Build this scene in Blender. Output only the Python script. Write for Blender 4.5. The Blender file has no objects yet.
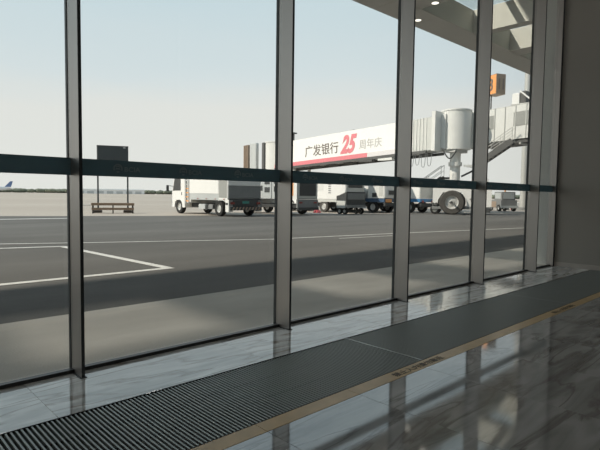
import bpy, bmesh, math, random
from mathutils import Matrix, Vector
random.seed(7)
sc = bpy.context.scene
COL = sc.collection
PI = math.pi

def lin(r, g, b):
    f = lambda c: (c/255/12.92) if c/255 <= .04045 else ((c/255+.055)/1.055)**2.4
    return (f(r), f(g), f(b))

# ------------------------------------------------------------------ camera
cam_d = bpy.data.cameras.new('camera')
cam_d.sensor_width = 36.0
cam_d.lens = 36.0*505/600
cam_d.clip_end = 3000
cam = bpy.data.objects.new('camera', cam_d)
COL.objects.link(cam)
R = ((0.7262, -0.03128, 0.68677), (-0.68735, -0.05203, 0.72446), (0.01308, -0.99816, -0.05929))
cam.matrix_world = Matrix(((R[0][0], -R[0][1], -R[0][2], 0.0),
                           (R[1][0], -R[1][1], -R[1][2], -3.419),
                           (R[2][0], -R[2][1], -R[2][2], 1.2),
                           (0, 0, 0, 1)))
sc.camera = cam

# ------------------------------------------------------------------ sky, sun, exposure
SUN_DIR = Vector((-1.14, 0.547, 1.0)).normalized()       # towards the sun
world = bpy.data.worlds.new('hazy_sky')
sc.world = world
world.use_nodes = True
wn, wl = world.node_tree.nodes, world.node_tree.links
wn.clear()
w_out = wn.new('ShaderNodeOutputWorld')
w_bg = wn.new('ShaderNodeBackground')
w_tc = wn.new('ShaderNodeTexCoord')
w_sep = wn.new('ShaderNodeSeparateXYZ')
w_ramp = wn.new('ShaderNodeValToRGB')
w_noise = wn.new('ShaderNodeTexNoise')
w_map = wn.new('ShaderNodeMapping')
w_map.inputs['Scale'].default_value = (1.5, 1.5, 7.0)
w_noise.inputs['Scale'].default_value = 1.6
w_noise.inputs['Detail'].default_value = 4.0
w_ma = wn.new('ShaderNodeMath'); w_ma.operation = 'MULTIPLY_ADD'
w_ma.inputs[1].default_value = 0.10
w_add = wn.new('ShaderNodeMath'); w_add.operation = 'ADD'
wl.new(w_tc.outputs['Generated'], w_sep.inputs[0])
wl.new(w_tc.outputs['Generated'], w_map.inputs[0])
wl.new(w_map.outputs[0], w_noise.inputs['Vector'])
w_sub = wn.new('ShaderNodeMath'); w_sub.operation = 'SUBTRACT'; w_sub.inputs[1].default_value = .5
wl.new(w_noise.outputs['Fac'], w_sub.inputs[0])
wl.new(w_sub.outputs[0], w_ma.inputs[0])
wl.new(w_sep.outputs['Z'], w_ma.inputs[2])
wl.new(w_ma.outputs[0], w_ramp.inputs[0])
cr = w_ramp.color_ramp
cr.elements[0].position = 0.0
cr.elements[0].color = (0.84, 0.84, 0.80, 1)
cr.elements[1].position = 1.0
cr.elements[1].color = (0.32, 0.45, 0.58, 1)
for p, c in ((0.155, (0.825, 0.83, 0.80)), (0.215, (0.73, 0.80, 0.82)), (0.36, (0.62, 0.745, 0.80)), (0.6, (0.46, 0.60, 0.70))):
    e = cr.elements.new(p); e.color = (*c, 1)
wl.new(w_ramp.outputs[0], w_bg.inputs['Color'])
w_bg.inputs['Strength'].default_value = 1.0
wl.new(w_bg.outputs[0], w_out.inputs['Surface'])

sun_d = bpy.data.lights.new('sun', 'SUN')
sun_d.energy = 4.2
sun_d.angle = math.radians(1.5)
sun_d.color = (1.0, 0.91, 0.78)
sun = bpy.data.objects.new('sun', sun_d)
COL.objects.link(sun)
sun.location = (0, 0, 40)
sun.rotation_euler = SUN_DIR.to_track_quat('Z', 'Y').to_euler()

sc.view_settings.view_transform = 'Standard'
sc.view_settings.look = 'None'
sc.view_settings.exposure = 0.1
sc.view_settings.gamma = 1.0
sc.view_settings.use_curve_mapping = False

# ------------------------------------------------------------------ materials
MATS = {}
def mat(name, col, rough=.6, metal=0.0, var=0.0, scale=4.0, bump=0.0, bscale=None, spec=.5, emit=None, stretch=None, objrand=0.0):
    if name in MATS:
        return MATS[name]
    m = bpy.data.materials.new(name); m.use_nodes = True
    nt = m.node_tree; n, l = nt.nodes, nt.links
    b = n['Principled BSDF']
    b.inputs['Roughness'].default_value = rough
    b.inputs['Metallic'].default_value = metal
    b.inputs['Specular IOR Level'].default_value = spec
    b.inputs['Base Color'].default_value = (*col, 1)
    if emit:
        b.inputs['Emission Color'].default_value = (*emit[0], 1)
        b.inputs['Emission Strength'].default_value = emit[1]
    if var or bump:
        tc = n.new('ShaderNodeTexCoord'); mp = n.new('ShaderNodeMapping')
        l.new(tc.outputs['Object'], mp.inputs[0])
        if stretch: mp.inputs['Scale'].default_value = stretch
        nz = n.new('ShaderNodeTexNoise'); nz.inputs['Scale'].default_value = scale; nz.inputs['Detail'].default_value = 5
        l.new(mp.outputs[0], nz.inputs['Vector'])
        if var:
            rp = n.new('ShaderNodeValToRGB')
            rp.color_ramp.elements[0].position = .3; rp.color_ramp.elements[1].position = .7
            rp.color_ramp.elements[0].color = (*[max(0, c*(1-var)) for c in col], 1)
            rp.color_ramp.elements[1].color = (*[min(1, c*(1+var)) for c in col], 1)
            l.new(nz.outputs['Fac'], rp.inputs[0])
            l.new(rp.outputs[0], b.inputs['Base Color'])
        if bump:
            bn = n.new('ShaderNodeBump'); bn.inputs['Strength'].default_value = bump; bn.inputs['Distance'].default_value = .01
            if bscale:
                nb = n.new('ShaderNodeTexNoise'); nb.inputs['Scale'].default_value = bscale; nb.inputs['Detail'].default_value = 3
                l.new(mp.outputs[0], nb.inputs['Vector']); l.new(nb.outputs['Fac'], bn.inputs['Height'])
            else:
                l.new(nz.outputs['Fac'], bn.inputs['Height'])
            l.new(bn.outputs[0], b.inputs['Normal'])
    MATS[name] = m
    return m

def glass_mat(name, tint, refl=1.0, rough=0.0):
    m = bpy.data.materials.new(name); m.use_nodes = True
    nt = m.node_tree; n, l = nt.nodes, nt.links; n.clear()
    out = n.new('ShaderNodeOutputMaterial'); mx = n.new('ShaderNodeMixShader')
    tr = n.new('ShaderNodeBsdfTransparent'); tr.inputs[0].default_value = (*tint, 1)
    gl = n.new('ShaderNodeBsdfGlossy'); gl.inputs['Roughness'].default_value = rough
    lw = n.new('ShaderNodeLayerWeight'); lw.inputs['Blend'].default_value = .5
    pw = n.new('ShaderNodeMath'); pw.operation = 'POWER'; pw.inputs[1].default_value = 5.0
    ma = n.new('ShaderNodeMath'); ma.operation = 'MULTIPLY_ADD'; ma.inputs[1].default_value = .93*refl; ma.inputs[2].default_value = .04*refl
    l.new(lw.outputs['Facing'], pw.inputs[0]); l.new(pw.outputs[0], ma.inputs[0]); l.new(ma.outputs[0], mx.inputs[0])
    l.new(tr.outputs[0], mx.inputs[1]); l.new(gl.outputs[0], mx.inputs[2]); l.new(mx.outputs[0], out.inputs[0])
    MATS[name] = m
    return m

def marble_mat(name, base, vein, rough, ior=1.5):
    m = bpy.data.materials.new(name); m.use_nodes = True
    nt = m.node_tree; n, l = nt.nodes, nt.links
    b = n['Principled BSDF']
    b.inputs['Roughness'].default_value = rough
    b.inputs['IOR'].default_value = ior
    geo = n.new('ShaderNodeNewGeometry'); oi = n.new('ShaderNodeObjectInfo')
    mp = n.new('ShaderNodeMapping'); mp.inputs['Rotation'].default_value = (0, 0, .75); mp.inputs['Scale'].default_value = (.55, 3.2, 1)
    l.new(geo.outputs['Position'], mp.inputs[0])
    ad = n.new('ShaderNodeVectorMath'); ad.operation = 'MULTIPLY_ADD'
    ad.inputs[1].default_value = (3, 5, 0)
    l.new(oi.outputs['Random'], ad.inputs[0]); l.new(mp.outputs[0], ad.inputs[2])
    n1 = n.new('ShaderNodeTexNoise'); n1.inputs['Scale'].default_value = 1.7; n1.inputs['Detail'].default_value = 7; n1.inputs['Distortion'].default_value = 1.2
    n2 = n.new('ShaderNodeTexNoise'); n2.inputs['Scale'].default_value = 1.1; n2.inputs['Detail'].default_value = 6; n2.inputs['Distortion'].default_value = 1.4
    l.new(ad.outputs[0], n1.inputs['Vector']); l.new(ad.outputs[0], n2.inputs['Vector'])
    r1 = n.new('ShaderNodeValToRGB')
    r1.color_ramp.elements[0].position = .35; r1.color_ramp.elements[1].position = .62
    r1.color_ramp.elements[0].color = (*[c*.55 for c in base], 1); r1.color_ramp.elements[1].color = (*base, 1)
    l.new(n1.outputs['Fac'], r1.inputs[0])
    r2 = n.new('ShaderNodeValToRGB')
    r2.color_ramp.elements[0].position = .45; r2.color_ramp.elements[0].color = (0, 0, 0, 1)
    r2.color_ramp.elements[1].position = .50; r2.color_ramp.elements[1].color = (.9, .9, .9, 1)
    e = r2.color_ramp.elements.new(.535); e.color = (0, 0, 0, 1)
    l.new(n2.outputs['Fac'], r2.inputs[0])
    mx = n.new('ShaderNodeMix'); mx.data_type = 'RGBA'
    l.new(r2.outputs[0], mx.inputs[0]); l.new(r1.outputs[0], mx.inputs[6]); mx.inputs[7].default_value = (*vein, 1)
    l.new(mx.outputs[2], b.inputs['Base Color'])
    MATS[name] = m
    return m

def ground_mat(name, col, col2, rough=.85, fine=60, broad=(.12, .35, 1), streak=None):
    m = bpy.data.materials.new(name); m.use_nodes = True
    nt = m.node_tree; n, l = nt.nodes, nt.links
    b = n['Principled BSDF']; b.inputs['Roughness'].default_value = rough; b.inputs['Specular IOR Level'].default_value = .25
    geo = n.new('ShaderNodeNewGeometry'); mp = n.new('ShaderNodeMapping'); mp.inputs['Scale'].default_value = broad
    l.new(geo.outputs['Position'], mp.inputs[0])
    n1 = n.new('ShaderNodeTexNoise'); n1.inputs['Scale'].default_value = 1.0; n1.inputs['Detail'].default_value = 6
    n2 = n.new('ShaderNodeTexNoise'); n2.inputs['Scale'].default_value = fine; n2.inputs['Detail'].default_value = 3
    l.new(mp.outputs[0], n1.inputs['Vector']); l.new(geo.outputs['Position'], n2.inputs['Vector'])
    r = n.new('ShaderNodeValToRGB')
    r.color_ramp.elements[0].position = .35; r.color_ramp.elements[1].position = .65
    r.color_ramp.elements[0].color = (*col, 1); r.color_ramp.elements[1].color = (*col2, 1)
    l.new(n1.outputs['Fac'], r.inputs[0])
    mm = n.new('ShaderNodeMix'); mm.data_type = 'RGBA'; mm.blend_type = 'OVERLAY'; mm.inputs[0].default_value = .38
    l.new(r.outputs[0], mm.inputs[6]); l.new(n2.outputs['Fac'], mm.inputs[7])
    l.new(mm.outputs[2], b.inputs['Base Color'])
    bn = n.new('ShaderNodeBump'); bn.inputs['Strength'].default_value = .25; bn.inputs['Distance'].default_value = .01
    l.new(n2.outputs['Fac'], bn.inputs['Height']); l.new(bn.outputs[0], b.inputs['Normal'])
    MATS[name] = m
    return m

glass_mat('window_glass', (.945, .955, .95), 0.8)
glass_mat('skylight_glass', (.90, .91, .90), 0.6)
glass_mat('skylight_dimmed', (.56, .57, .58), 0.6)  # darker tint on the unseen left skylights, added to weaken their sun patches
glass_mat('vehicle_glass', (.25, .27, .28), 1.2)
marble_mat('marble_light', (.74, .755, .735), (.24, .20, .165), .05, 2.1)
marble_mat('marble_dark', (.36, .36, .347), (.14, .13, .12), .06, 2.4)
ground_mat('asphalt', (.112, .107, .100), (.158, .151, .141), broad=(.10, .5, 1))
ground_mat('concrete_far', (.40, .352, .302), (.47, .415, .36), fine=8, broad=(.02, .06, 1))
ground_mat('concrete_near', (.55, .51, .455), (.68, .635, .57), fine=90, broad=(.5, 1.3, 1))
mat('grout', (.05, .05, .05), .8)
mat('road_paint', (.72, .71, .68), .7, var=.12, scale=6)
mat('fin_metal', (.46, .435, .41), .42, .9, var=.06, scale=3, stretch=(1, 1, .05))
mat('frame_dark', (.055, .062, .064), .5, .2)
mat('sill_dark', (.04, .041, .04), .45, .3)
def vinyl_mat(name, refl, trans):
    m = bpy.data.materials.new(name); m.use_nodes = True
    nt = m.node_tree; n, l = nt.nodes, nt.links; n.clear()
    out = n.new('ShaderNodeOutputMaterial'); ad = n.new('ShaderNodeAddShader')
    df = n.new('ShaderNodeBsdfDiffuse'); df.inputs[0].default_value = (*refl, 1)
    tl_ = n.new('ShaderNodeBsdfTranslucent'); tl_.inputs[0].default_value = (*trans, 1)
    l.new(df.outputs[0], ad.inputs[0]); l.new(tl_.outputs[0], ad.inputs[1]); l.new(ad.outputs[0], out.inputs[0])
    MATS[name] = m
vinyl_mat('vinyl_band', (.11, .135, .14), (.12, .18, .198))
vinyl_mat('vinyl_mark', (.24, .25, .25), (.21, .26, .27))
mat('slat_metal', (.32, .34, .32), .45, .5)
mat('grate_pit', (.006, .007, .007), .9)
mat('grate_joint', (.34, .36, .35), .4, .7)
mat('tan_stone', (.53, .37, .18), .35, var=.10, scale=9, spec=.4)
mat('stencil', (.085, .068, .05), .6)
mat('wall_panel', (.37, .35, .31), .5, var=.03, scale=.8)
mat('baseboard_sun_tone', (.52, .48, .43), .35, var=.05, scale=2)  # skirting colour paled to carry the bright sun strip at the wall foot
mat('hall_dark', (.09, .088, .085), .7)
mat('ceiling_paint', (.40, .39, .375), .8)
mat('pier_panel', (.68, .69, .655), .6, var=.04, scale=1)
mat('canopy_soffit', (.56, .535, .49), .55, var=.05, scale=.7)
mat('canopy_well', (.72, .71, .66), .6, var=.03, scale=1)
mat('canopy_inner', (.60, .62, .585), .6, var=.04, scale=1)
mat('lamp_lens', (.9, .9, .85), .3, emit=((1, .93, .8), 1.6))
mat('lamp_ring', (.5, .5, .5), .4, .5)
mat('white_paint', (.80, .795, .775), .4, var=.02, scale=2)
mat('offwhite_paint', (.70, .70, .675), .45, var=.03, scale=2)
mat('lightgrey_paint', (.47, .49, .49), .5, var=.04, scale=3)
mat('grey_paint', (.22, .225, .225), .55, var=.06, scale=3)
mat('dark_paint', (.055, .058, .06), .6, var=.1, scale=4)
mat('black_rubber', (.018, .018, .018), .8, var=.2, scale=8)
mat('tyre_grey', (.075, .07, .064), .85, var=.15, scale=8)
mat('hub_metal', (.60, .60, .58), .4, .3)
mat('blue_paint', (.05, .20, .42), .45)
mat('navy_paint', (.05, .10, .18), .45)
mat('red_paint', (.62, .11, .13), .5)
mat('red_lamp', (.28, .05, .04), .3)
mat('orange_paint', (.82, .30, .08), .45)
mat('chevron', (.42, .30, .22), .5)
mat('amber', (.75, .33, .10), .4)
mat('green_plate', (.06, .28, .24), .5)
mat('ad_white', (.84, .835, .81), .45)
mat('ad_red', (.72, .22, .25), .45)
mat('ad_stripe_pale', (.70, .67, .67), .5)
mat('ad_text', (.16, .13, .115), .5)
mat('ad_text_pale', (.52, .50, .48), .5)
mat('ribbed_grey', (.56, .565, .54), .5, var=.03, scale=2)
mat('vent_mesh', (.32, .325, .31), .7, var=.1, scale=30)
mat('steel_dark', (.10, .10, .098), .6, .2)
mat('steel_light', (.50, .50, .48), .5, .2)
mat('board_dark', (.065, .074, .076), .5, var=.05, scale=2)
mat('bench_wood', (.26, .18, .12), .6, var=.15, scale=5)
mat('bench_dark', (.06, .052, .045), .7)
mat('sign_orange', (.85, .36, .12), .45)
mat('sign_brown', (.32, .24, .18), .5)
mat('foliage_hazed', (.165, .18, .13), .9, var=.25, scale=.4)  # distance haze is put into this paler grey-green
mat('tail_blue', (.13, .20, .36), .4)
mat('plane_white', (.80, .80, .80), .35)

# ------------------------------------------------------------------ mesh helpers
class MB:
    def __init__(s): s.v = []; s.f = []
    def quad(s, pts):
        i = len(s.v); s.v += [tuple(p) for p in pts]; s.f.append(tuple(range(i, i+len(pts)))); return s
    def box(s, x0, x1, y0, y1, z0, z1):
        i = len(s.v)
        s.v += [(x0,y0,z0),(x1,y0,z0),(x1,y1,z0),(x0,y1,z0),(x0,y0,z1),(x1,y0,z1),(x1,y1,z1),(x0,y1,z1)]
        s.f += [tuple(i+k for k in q) for q in ((3,2,1,0),(4,5,6,7),(0,1,5,4),(1,2,6,5),(2,3,7,6),(3,0,4,7))]
        return s
    def cbox(s, x, y, z, sx, sy, sz): return s.box(x-sx/2, x+sx/2, y-sy/2, y+sy/2, z-sz/2, z+sz/2)
    def bbox(s, x0, x1, y0, y1, z0, z1, b=.03):
        """box with chamfered vertical and top edges"""
        lo = [(x0+b,y0),(x1-b,y0),(x1,y0+b),(x1,y1-b),(x1-b,y1),(x0+b,y1),(x0,y1-b),(x0,y0+b)]
        hi = [(x0+2*b,y0+b),(x1-2*b,y0+b),(x1-b,y0+2*b),(x1-b,y1-2*b),(x1-2*b,y1-b),(x0+2*b,y1-b),(x0+b,y1-2*b),(x0+b,y0+2*b)]
        i = len(s.v)
        s.v += [(x,y,z0) for x,y in lo] + [(x,y,z1-b) for x,y in lo] + [(x,y,z1) for x,y in hi]
        s.f.append(tuple(i+k for k in reversed(range(8)))); s.f.append(tuple(i+16+k for k in range(8)))
        for r in (0, 8):
            for k in range(8):
                a, c = i+r+k, i+r+(k+1) % 8
                s.f.append((a, c, c+8, a+8))
        return s
    def prism_x(s, prof, x0, x1):
        """profile [(y,z)...] extruded along x"""
        n = len(prof); i = len(s.v)
        s.v += [(x0,y,z) for y,z in prof] + [(x1,y,z) for y,z in prof]
        s.f.append(tuple(i+k for k in range(n))[::-1]); s.f.append(tuple(i+n+k for k in range(n)))
        for k in range(n):
            a, c = i+k, i+(k+1) % n
            s.f.append((a, c, c+n, a+n))
        return s
    def prism_z(s, prof, z0, z1):
        n = len(prof); i = len(s.v)
        s.v += [(x,y,z0) for x,y in prof] + [(x,y,z1) for x,y in prof]
        s.f.append(tuple(i+k for k in range(n))[::-1]); s.f.append(tuple(i+n+k for k in range(n)))
        for k in range(n):
            a, c = i+k, i+(k+1) % n
            s.f.append((a, c, c+n, a+n))
        return s
    def cyl(s, p0, p1, r0, r1=None, seg=16, cap=True):
        r1 = r0 if r1 is None else r1
        p0, p1 = Vector(p0), Vector(p1); d = (p1-p0).normalized()
        u = d.orthogonal().normalized(); w = d.cross(u)
        i = len(s.v)
        for p, r in ((p0, r0), (p1, r1)):
            for k in range(seg):
                a = 2*PI*k/seg; s.v.append(tuple(p+(u*math.cos(a)+w*math.sin(a))*r))
        for k in range(seg):
            a, c = i+k, i+(k+1) % seg
            s.f.append((a, c, c+seg, a+seg))
        if cap:
            s.f.append(tuple(i+k for k in range(seg))[::-1]); s.f.append(tuple(i+seg+k for k in range(seg)))
        return s
    def bar(s, p0, p1, w, h):
        """rectangular bar between two points, h measured upward"""
        p0, p1 = Vector(p0), Vector(p1); d = (p1-p0).normalized()
        side = d.cross(Vector((0,0,1)))
        side = side.normalized() if side.length > 1e-4 else Vector((1,0,0))
        up = side.cross(d).normalized()
        i = len(s.v)
        for p in (p0, p1):
            for a, b in ((-1,-1),(1,-1),(1,1),(-1,1)): s.v.append(tuple(p+side*(a*w/2)+up*(b*h/2)))
        s.f += [(i+3,i+2,i+1,i),(i+4,i+5,i+6,i+7)]
        for k in range(4):
            a, c = i+k, i+(k+1) % 4
            s.f.append((a, c, c+4, a+4))
        return s
    def tube(s, pts, r, seg=6):
        for a, b in zip(pts[:-1], pts[1:]): s.cyl(a, b, r, seg=seg)
        return s
    def lathe(s, prof, axis='z', c=(0,0,0), seg=24):
        """prof [(r,h)...] revolved about the axis"""
        i = len(s.v); n = len(prof)
        for k in range(seg):
            a = 2*PI*k/seg; ca, sa = math.cos(a), math.sin(a)
            for r, h in prof:
                p = (r*ca, r*sa, h) if axis == 'z' else (h, r*ca, r*sa)
                s.v.append((p[0]+c[0], p[1]+c[1], p[2]+c[2]))
        for k in range(seg):
            for j in range(n-1):
                a = i+k*n+j; b = i+((k+1) % seg)*n+j
                s.f.append((a, b, b+1, a+1))
        return s
    def mesh(s, name, m, smooth=False):
        me = bpy.data.meshes.new(name)
        me.from_pydata(s.v, [], s.f)
        bm = bmesh.new(); bm.from_mesh(me); bmesh.ops.recalc_face_normals(bm, faces=bm.faces); bm.to_mesh(me); bm.free()
        if m: me.materials.append(MATS[m])
        if smooth:
            me.polygons.foreach_set('use_smooth', [True]*len(me.polygons))
            me.set_sharp_from_angle(angle=.7)
        me.update()
        return me
    def build(s, name, m, parent=None, loc=None, smooth=False, kind=None):
        return put(name, s.mesh(name, m, smooth), parent, loc, kind)

def put(name, me, parent=None, loc=None, kind=None):
    o = bpy.data.objects.new(name, me); COL.objects.link(o)
    if parent: o.parent = parent
    if loc: o.location = loc
    if kind: o['kind'] = kind
    return o
def tag(o, label, cat, group=None, kind=None):
    if label: o['label'] = label
    if cat: o['category'] = cat
    if group: o['group'] = group
    if kind: o['kind'] = kind
    return o
def empty(name, loc=(0,0,0), rz=0.0):
    o = bpy.data.objects.new(name, None); COL.objects.link(o)
    o.location = loc; o.rotation_euler = (0, 0, rz); o.empty_display_size = .3
    return o
def text_mesh(name, body, size, m, extrude=.004, offset=0.0, shear=0.0, align='LEFT', spacing=1.0):
    c = bpy.data.curves.new(name, 'FONT'); c.body = body; c.size = size; c.extrude = extrude; c.offset = offset
    c.shear = shear; c.align_x = align; c.space_character = spacing; c.resolution_u = 3
    o = bpy.data.objects.new(name, c); COL.objects.link(o)
    dg = bpy.context.evaluated_depsgraph_get()
    me = bpy.data.meshes.new_from_object(o.evaluated_get(dg))
    me.name = name
    bpy.data.objects.remove(o); bpy.data.curves.remove(c)
    me.materials.clear(); me.materials.append(MATS[m])
    return me

def stretch_fit(me, w, h):
    """scale a text mesh to width w and height h, lower-left corner at the origin"""
    xs = [v.co.x for v in me.vertices]; ys = [v.co.y for v in me.vertices]
    if not xs: return me
    x0, x1, y0, y1 = min(xs), max(xs), min(ys), max(ys)
    for v in me.vertices:
        v.co.x = (v.co.x-x0)/(x1-x0)*w; v.co.y = (v.co.y-y0)/(y1-y0)*h
    return me

# ================================================================== THE SETTING
# ---- hall floor -----------------------------------------------------------
GY0, GY1 = -0.645, -1.40        # grate
TY1 = -1.505                    # outer edge of the tan strip
XR = 9.45                       # right wall
floor = MB().box(-16, XR, -13, .03, -.25, -.03).build('floor', 'grout'); floor['kind'] = 'structure'
T = .72
GAP = .0016
strip_me = {}
def tile(x0, x1, y0, y1, m, name='marble_tile'):
    w, d = round(x1-x0, 3), round(y1-y0, 3)
    key = (w, d, m)
    if key not in strip_me:
        b = .0012
        strip_me[key] = MB().bbox(-w/2+GAP/2, w/2-GAP/2, -d/2+GAP/2, d/2-GAP/2, -.03, 0, b).mesh(name, m)
    return put(name, strip_me[key], floor, ((x0+x1)/2, (y0+y1)/2, 0))
for k in range(-6, 7):                                   # light marble strip along the glass
    x0 = 2.32+1.44*k; x1 = min(x0+1.44, XR)
    if x0 < XR: tile(x0, x1, GY0, 0.03, 'marble_light')
for k in range(-10, 11):                                 # hall marble
    x0 = 1.607+.72*k; x1 = min(x0+.72, XR)
    if x0 >= XR: continue
    for j in range(4):
        y1 = TY1-1.2*j
        if j > 2 and not (-2 < x0 < 8): continue
        tile(x0, x1, y1-1.2, y1, 'marble_dark')
MB().box(-16, XR, -13, TY1-4.8, -.03, 0).build('marble_field', 'marble_dark', floor)
MB().box(-16, 1.607-7.2, TY1-4.8, TY1, -.03, 0).build('marble_field', 'marble_dark', floor)
for (a, b) in ((-16, -2.0), (8.087, XR)):
    if b-a > .3: MB().box(a, b, TY1-4.8, TY1-3.6, -.03, 0).build('marble_field', 'marble_dark', floor)
MB().box(-16, 2.32-1.44*6, GY0, .03, -.03, 0).build('marble_field', 'marble_light', floor)
# tan border strip, planks of .72 m; stencilled warning every fourth plank
plank_me = MB().bbox(-.36+.001, .36-.001, -.0525+.001, .0525-.001, -.03, .001, .001).mesh('border_plank', 'tan_stone')
planks = []
for k in range(-10, 11):
    x0 = 1.607+.72*k
    if x0 > XR-.3: break
    planks.append(put('border_plank', plank_me, floor, (x0+.36, (GY1+TY1)/2, 0)))
MB().box(1.607+.72*10+.72, XR, TY1, GY1, -.03, .001).build('border_plank', 'tan_stone', floor) if 1.607+7.92 < XR else None
warn = stretch_fit(text_mesh('warning_lettering', '禁止入内请勿靠近', .07, 'stencil', .0006, .001), .60, .058)
for xs in (2.745, 5.53, -.04):
    host = min(planks, key=lambda p: abs(p.location.x-(xs+.3)))
    put('warning_lettering', warn, host, (xs-host.location.x, -.032, .0018))
# ---- floor grate ------------------------------------------------------------
grate = empty('floor_grate', (0, (GY0+GY1)/2, 0))
tag(grate, 'long dark metal floor grate sunk along the marble strip by the glass', 'floor grate')
MB().box(-9, XR, GY1-GY0, 0, -.029, -.024).build('grate_tray', 'grate_pit', grate, (0, (GY0-GY1)/2, 0))
PITCH = .024; JN = [.17+3.0*k for k in range(-3, 4)]
slat_me = MB().box(-.0046, .0046, -.372, .372, -.022, -.002).mesh('slat', 'slat_metal')
rest = MB(); n_sl = 0
k = 0
while True:
    x = -8.95+PITCH*k; k += 1
    if x > XR-.02: break
    if any(abs(x-j) < .016 for j in JN): continue
    if 0.25 < x < 7.6 and n_sl < 300:
        put('slat', slat_me, grate, (x, 0, 0)); n_sl += 1
    else:
        rest.box(x-.0046, x+.0046, -.372, .372, -.022, -.002)
rest.build('slat_rows', 'slat_metal', grate, kind='stuff')
for j in JN:
    MB().box(j-.008, j+.008, -.374, .374, -.024, .0005).build('joint_bar', 'grate_joint', grate)
for s in (-1, 1):
    MB().box(-9, XR-.005, s*.374-.003, s*.374+.003, -.024, .0005).build('edge_bar', 'grate_pit', grate)
for yy in (-.125, .125):
    MB().box(-9, XR-.005, yy-.006, yy+.006, -.024, -.008).build('cross_rod', 'grate_pit', grate)

# ---- glass wall ---------------------------------------------------------------
BAY = 1.806; MX = [1.195+BAY*k for k in range(-5, 5)]     # mullion positions
TOP = 10.9
fin_me = MB().bbox(-.010, .010, -.140, .040, .0, TOP, .002).mesh('fin', 'fin_metal')
end_me = MB().box(-.0102, .0102, -.1425, -.1395, .0, TOP).mesh('fin_edge', 'frame_dark')
prof_me = MB().box(-.014, .014, .040, .072, .0, TOP).mesh('profile', 'frame_dark')
foot_me = MB().box(-.02, .02, -.150, .0, 0, .005).mesh('foot_plate', 'frame_dark')
def mullion(n, x):
    t = empty('trim_%d' % n, (x, 0, 0)); t['kind'] = 'structure'
    put('fin', fin_me, t); put('fin_edge', end_me, t); put('profile', prof_me, t); put('foot_plate', foot_me, t)
for i, x in enumerate(MX): mullion(i+1, x)
BZ0, BZ1 = 1.31, 1.422
# emblem: fan of arcs over a small disc
def arc(mb, r0, r1, a0, a1, z0, z1, seg=10, cx=0, cy=0):
    for k in range(seg):
        t0 = a0+(a1-a0)*k/seg; t1 = a0+(a1-a0)*(k+1)/seg
        p = [(cx+r*math.cos(t), cy+r*math.sin(t)) for r, t in ((r0,t0),(r1,t0),(r1,t1),(r0,t1))]
        mb.prism_z(p, z0, z1)
em = MB()
arc(em, .024, .033, math.radians(15), math.radians(165), 0, .0006)
arc(em, .013, .020, math.radians(35), math.radians(145), 0, .0006)
arc(em, .024, .033, math.radians(165), math.radians(205), 0, .0006, 3)
arc(em, .024, .033, math.radians(-25), math.radians(15), 0, .0006, 3)
arc(em, .000, .011, math.radians(180), math.radians(360), 0, .0006, 8, 0, -.018)
em.quad([(-.020,-.006,.0003),(.020,-.006,.0003),(.012,.004,.0003),(-.012,.004,.0003)])
emblem_me = em.mesh('emblem', 'vinyl_mark')
lett_me = stretch_fit(text_mesh('lettering', 'BCIA', .05, 'vinyl_mark', .0003, .0008), .118, .034)
BOUNDS = MX + [XR-.03]
for i in range(len(BOUNDS)-1):
    xa, xb = BOUNDS[i]+.0105, BOUNDS[i+1]-.0105
    if i == len(BOUNDS)-2: xb = XR-.05
    xm, w = (xa+xb)/2, (xb-xa)
    t = empty('window_%d' % (i+1), (xm, 0, 0)); t['kind'] = 'structure'
    MB().box(-w/2, w/2, .008, .018, .04, TOP).build('pane', 'window_glass', t)
    MB().box(-w/2, w/2, -.010, .034, 0, .025).build('sill_rail', 'sill_dark', t)
    band = MB().box(-w/2, w/2, .0045, .0075, BZ0, BZ1).build('vinyl_band', 'vinyl_band', t)
    if i == len(BOUNDS)-2 or xm < 1: continue          # the bands left of the first full bay are plain
    for q in range(3):
        lx = BOUNDS[i]+.27+.512*q-xm
        e = put('emblem', emblem_me, band, (lx+.035, .0043, (BZ0+BZ1)/2)); e.rotation_euler = (PI/2, 0, 0)
        e = put('lettering', lett_me, band, (lx+.082, .0043, (BZ0+BZ1)/2-.02)); e.rotation_euler = (PI/2, 0, 0)
# last dark jamb against the right wall
t = empty('trim_11', (XR-.04, 0, 0)); t['kind'] = 'structure'
MB().box(-.03, .04, -.05, .06, 0, TOP).build('profile', 'frame_dark', t)
MB().box(-.034, -.03, -.05, .06, 0, TOP).build('metal_face', 'fin_metal', t)

# ---- right wall, back wall, left wall, ceiling ----------------------------------
wr = MB().box(XR, XR+.4, -13, .0, -.25, TOP).build('wall_right', 'wall_panel'); wr['kind'] = 'structure'
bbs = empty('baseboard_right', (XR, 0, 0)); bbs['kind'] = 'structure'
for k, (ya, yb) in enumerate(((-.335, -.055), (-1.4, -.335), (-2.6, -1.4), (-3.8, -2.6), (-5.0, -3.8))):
    MB().bbox(-.012, 0, ya+.0015, yb-.0015, 0, .075, .003).build('sun_strip_skirting', 'baseboard_sun_tone', bbs)
wb = MB().box(-16, XR+.4, -13.3, -13, 0, TOP).build('wall_back', 'hall_dark'); wb['kind'] = 'structure'
wlft = MB().box(-16.3, -16, -13, 0, 0, TOP).build('wall_left', 'hall_dark'); wlft['kind'] = 'structure'
w2 = MB().box(-16, MX[0]-.04, 0, .1, 0, TOP).build('wall_glass_end', 'hall_dark'); w2['kind'] = 'structure'
ce = MB().box(-16, XR+.4, -13, .06, TOP, TOP+.1).build('ceiling', 'ceiling_paint'); ce['kind'] = 'structure'
mat('hall_lamp', (.9, .9, .9), .4, emit=((1, .97, .92), 13.0))
lamp_me = MB().cyl((0, 0, -.03), (0, 0, 0), .26, seg=20).mesh('ceiling_lamp', 'hall_lamp')
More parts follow.
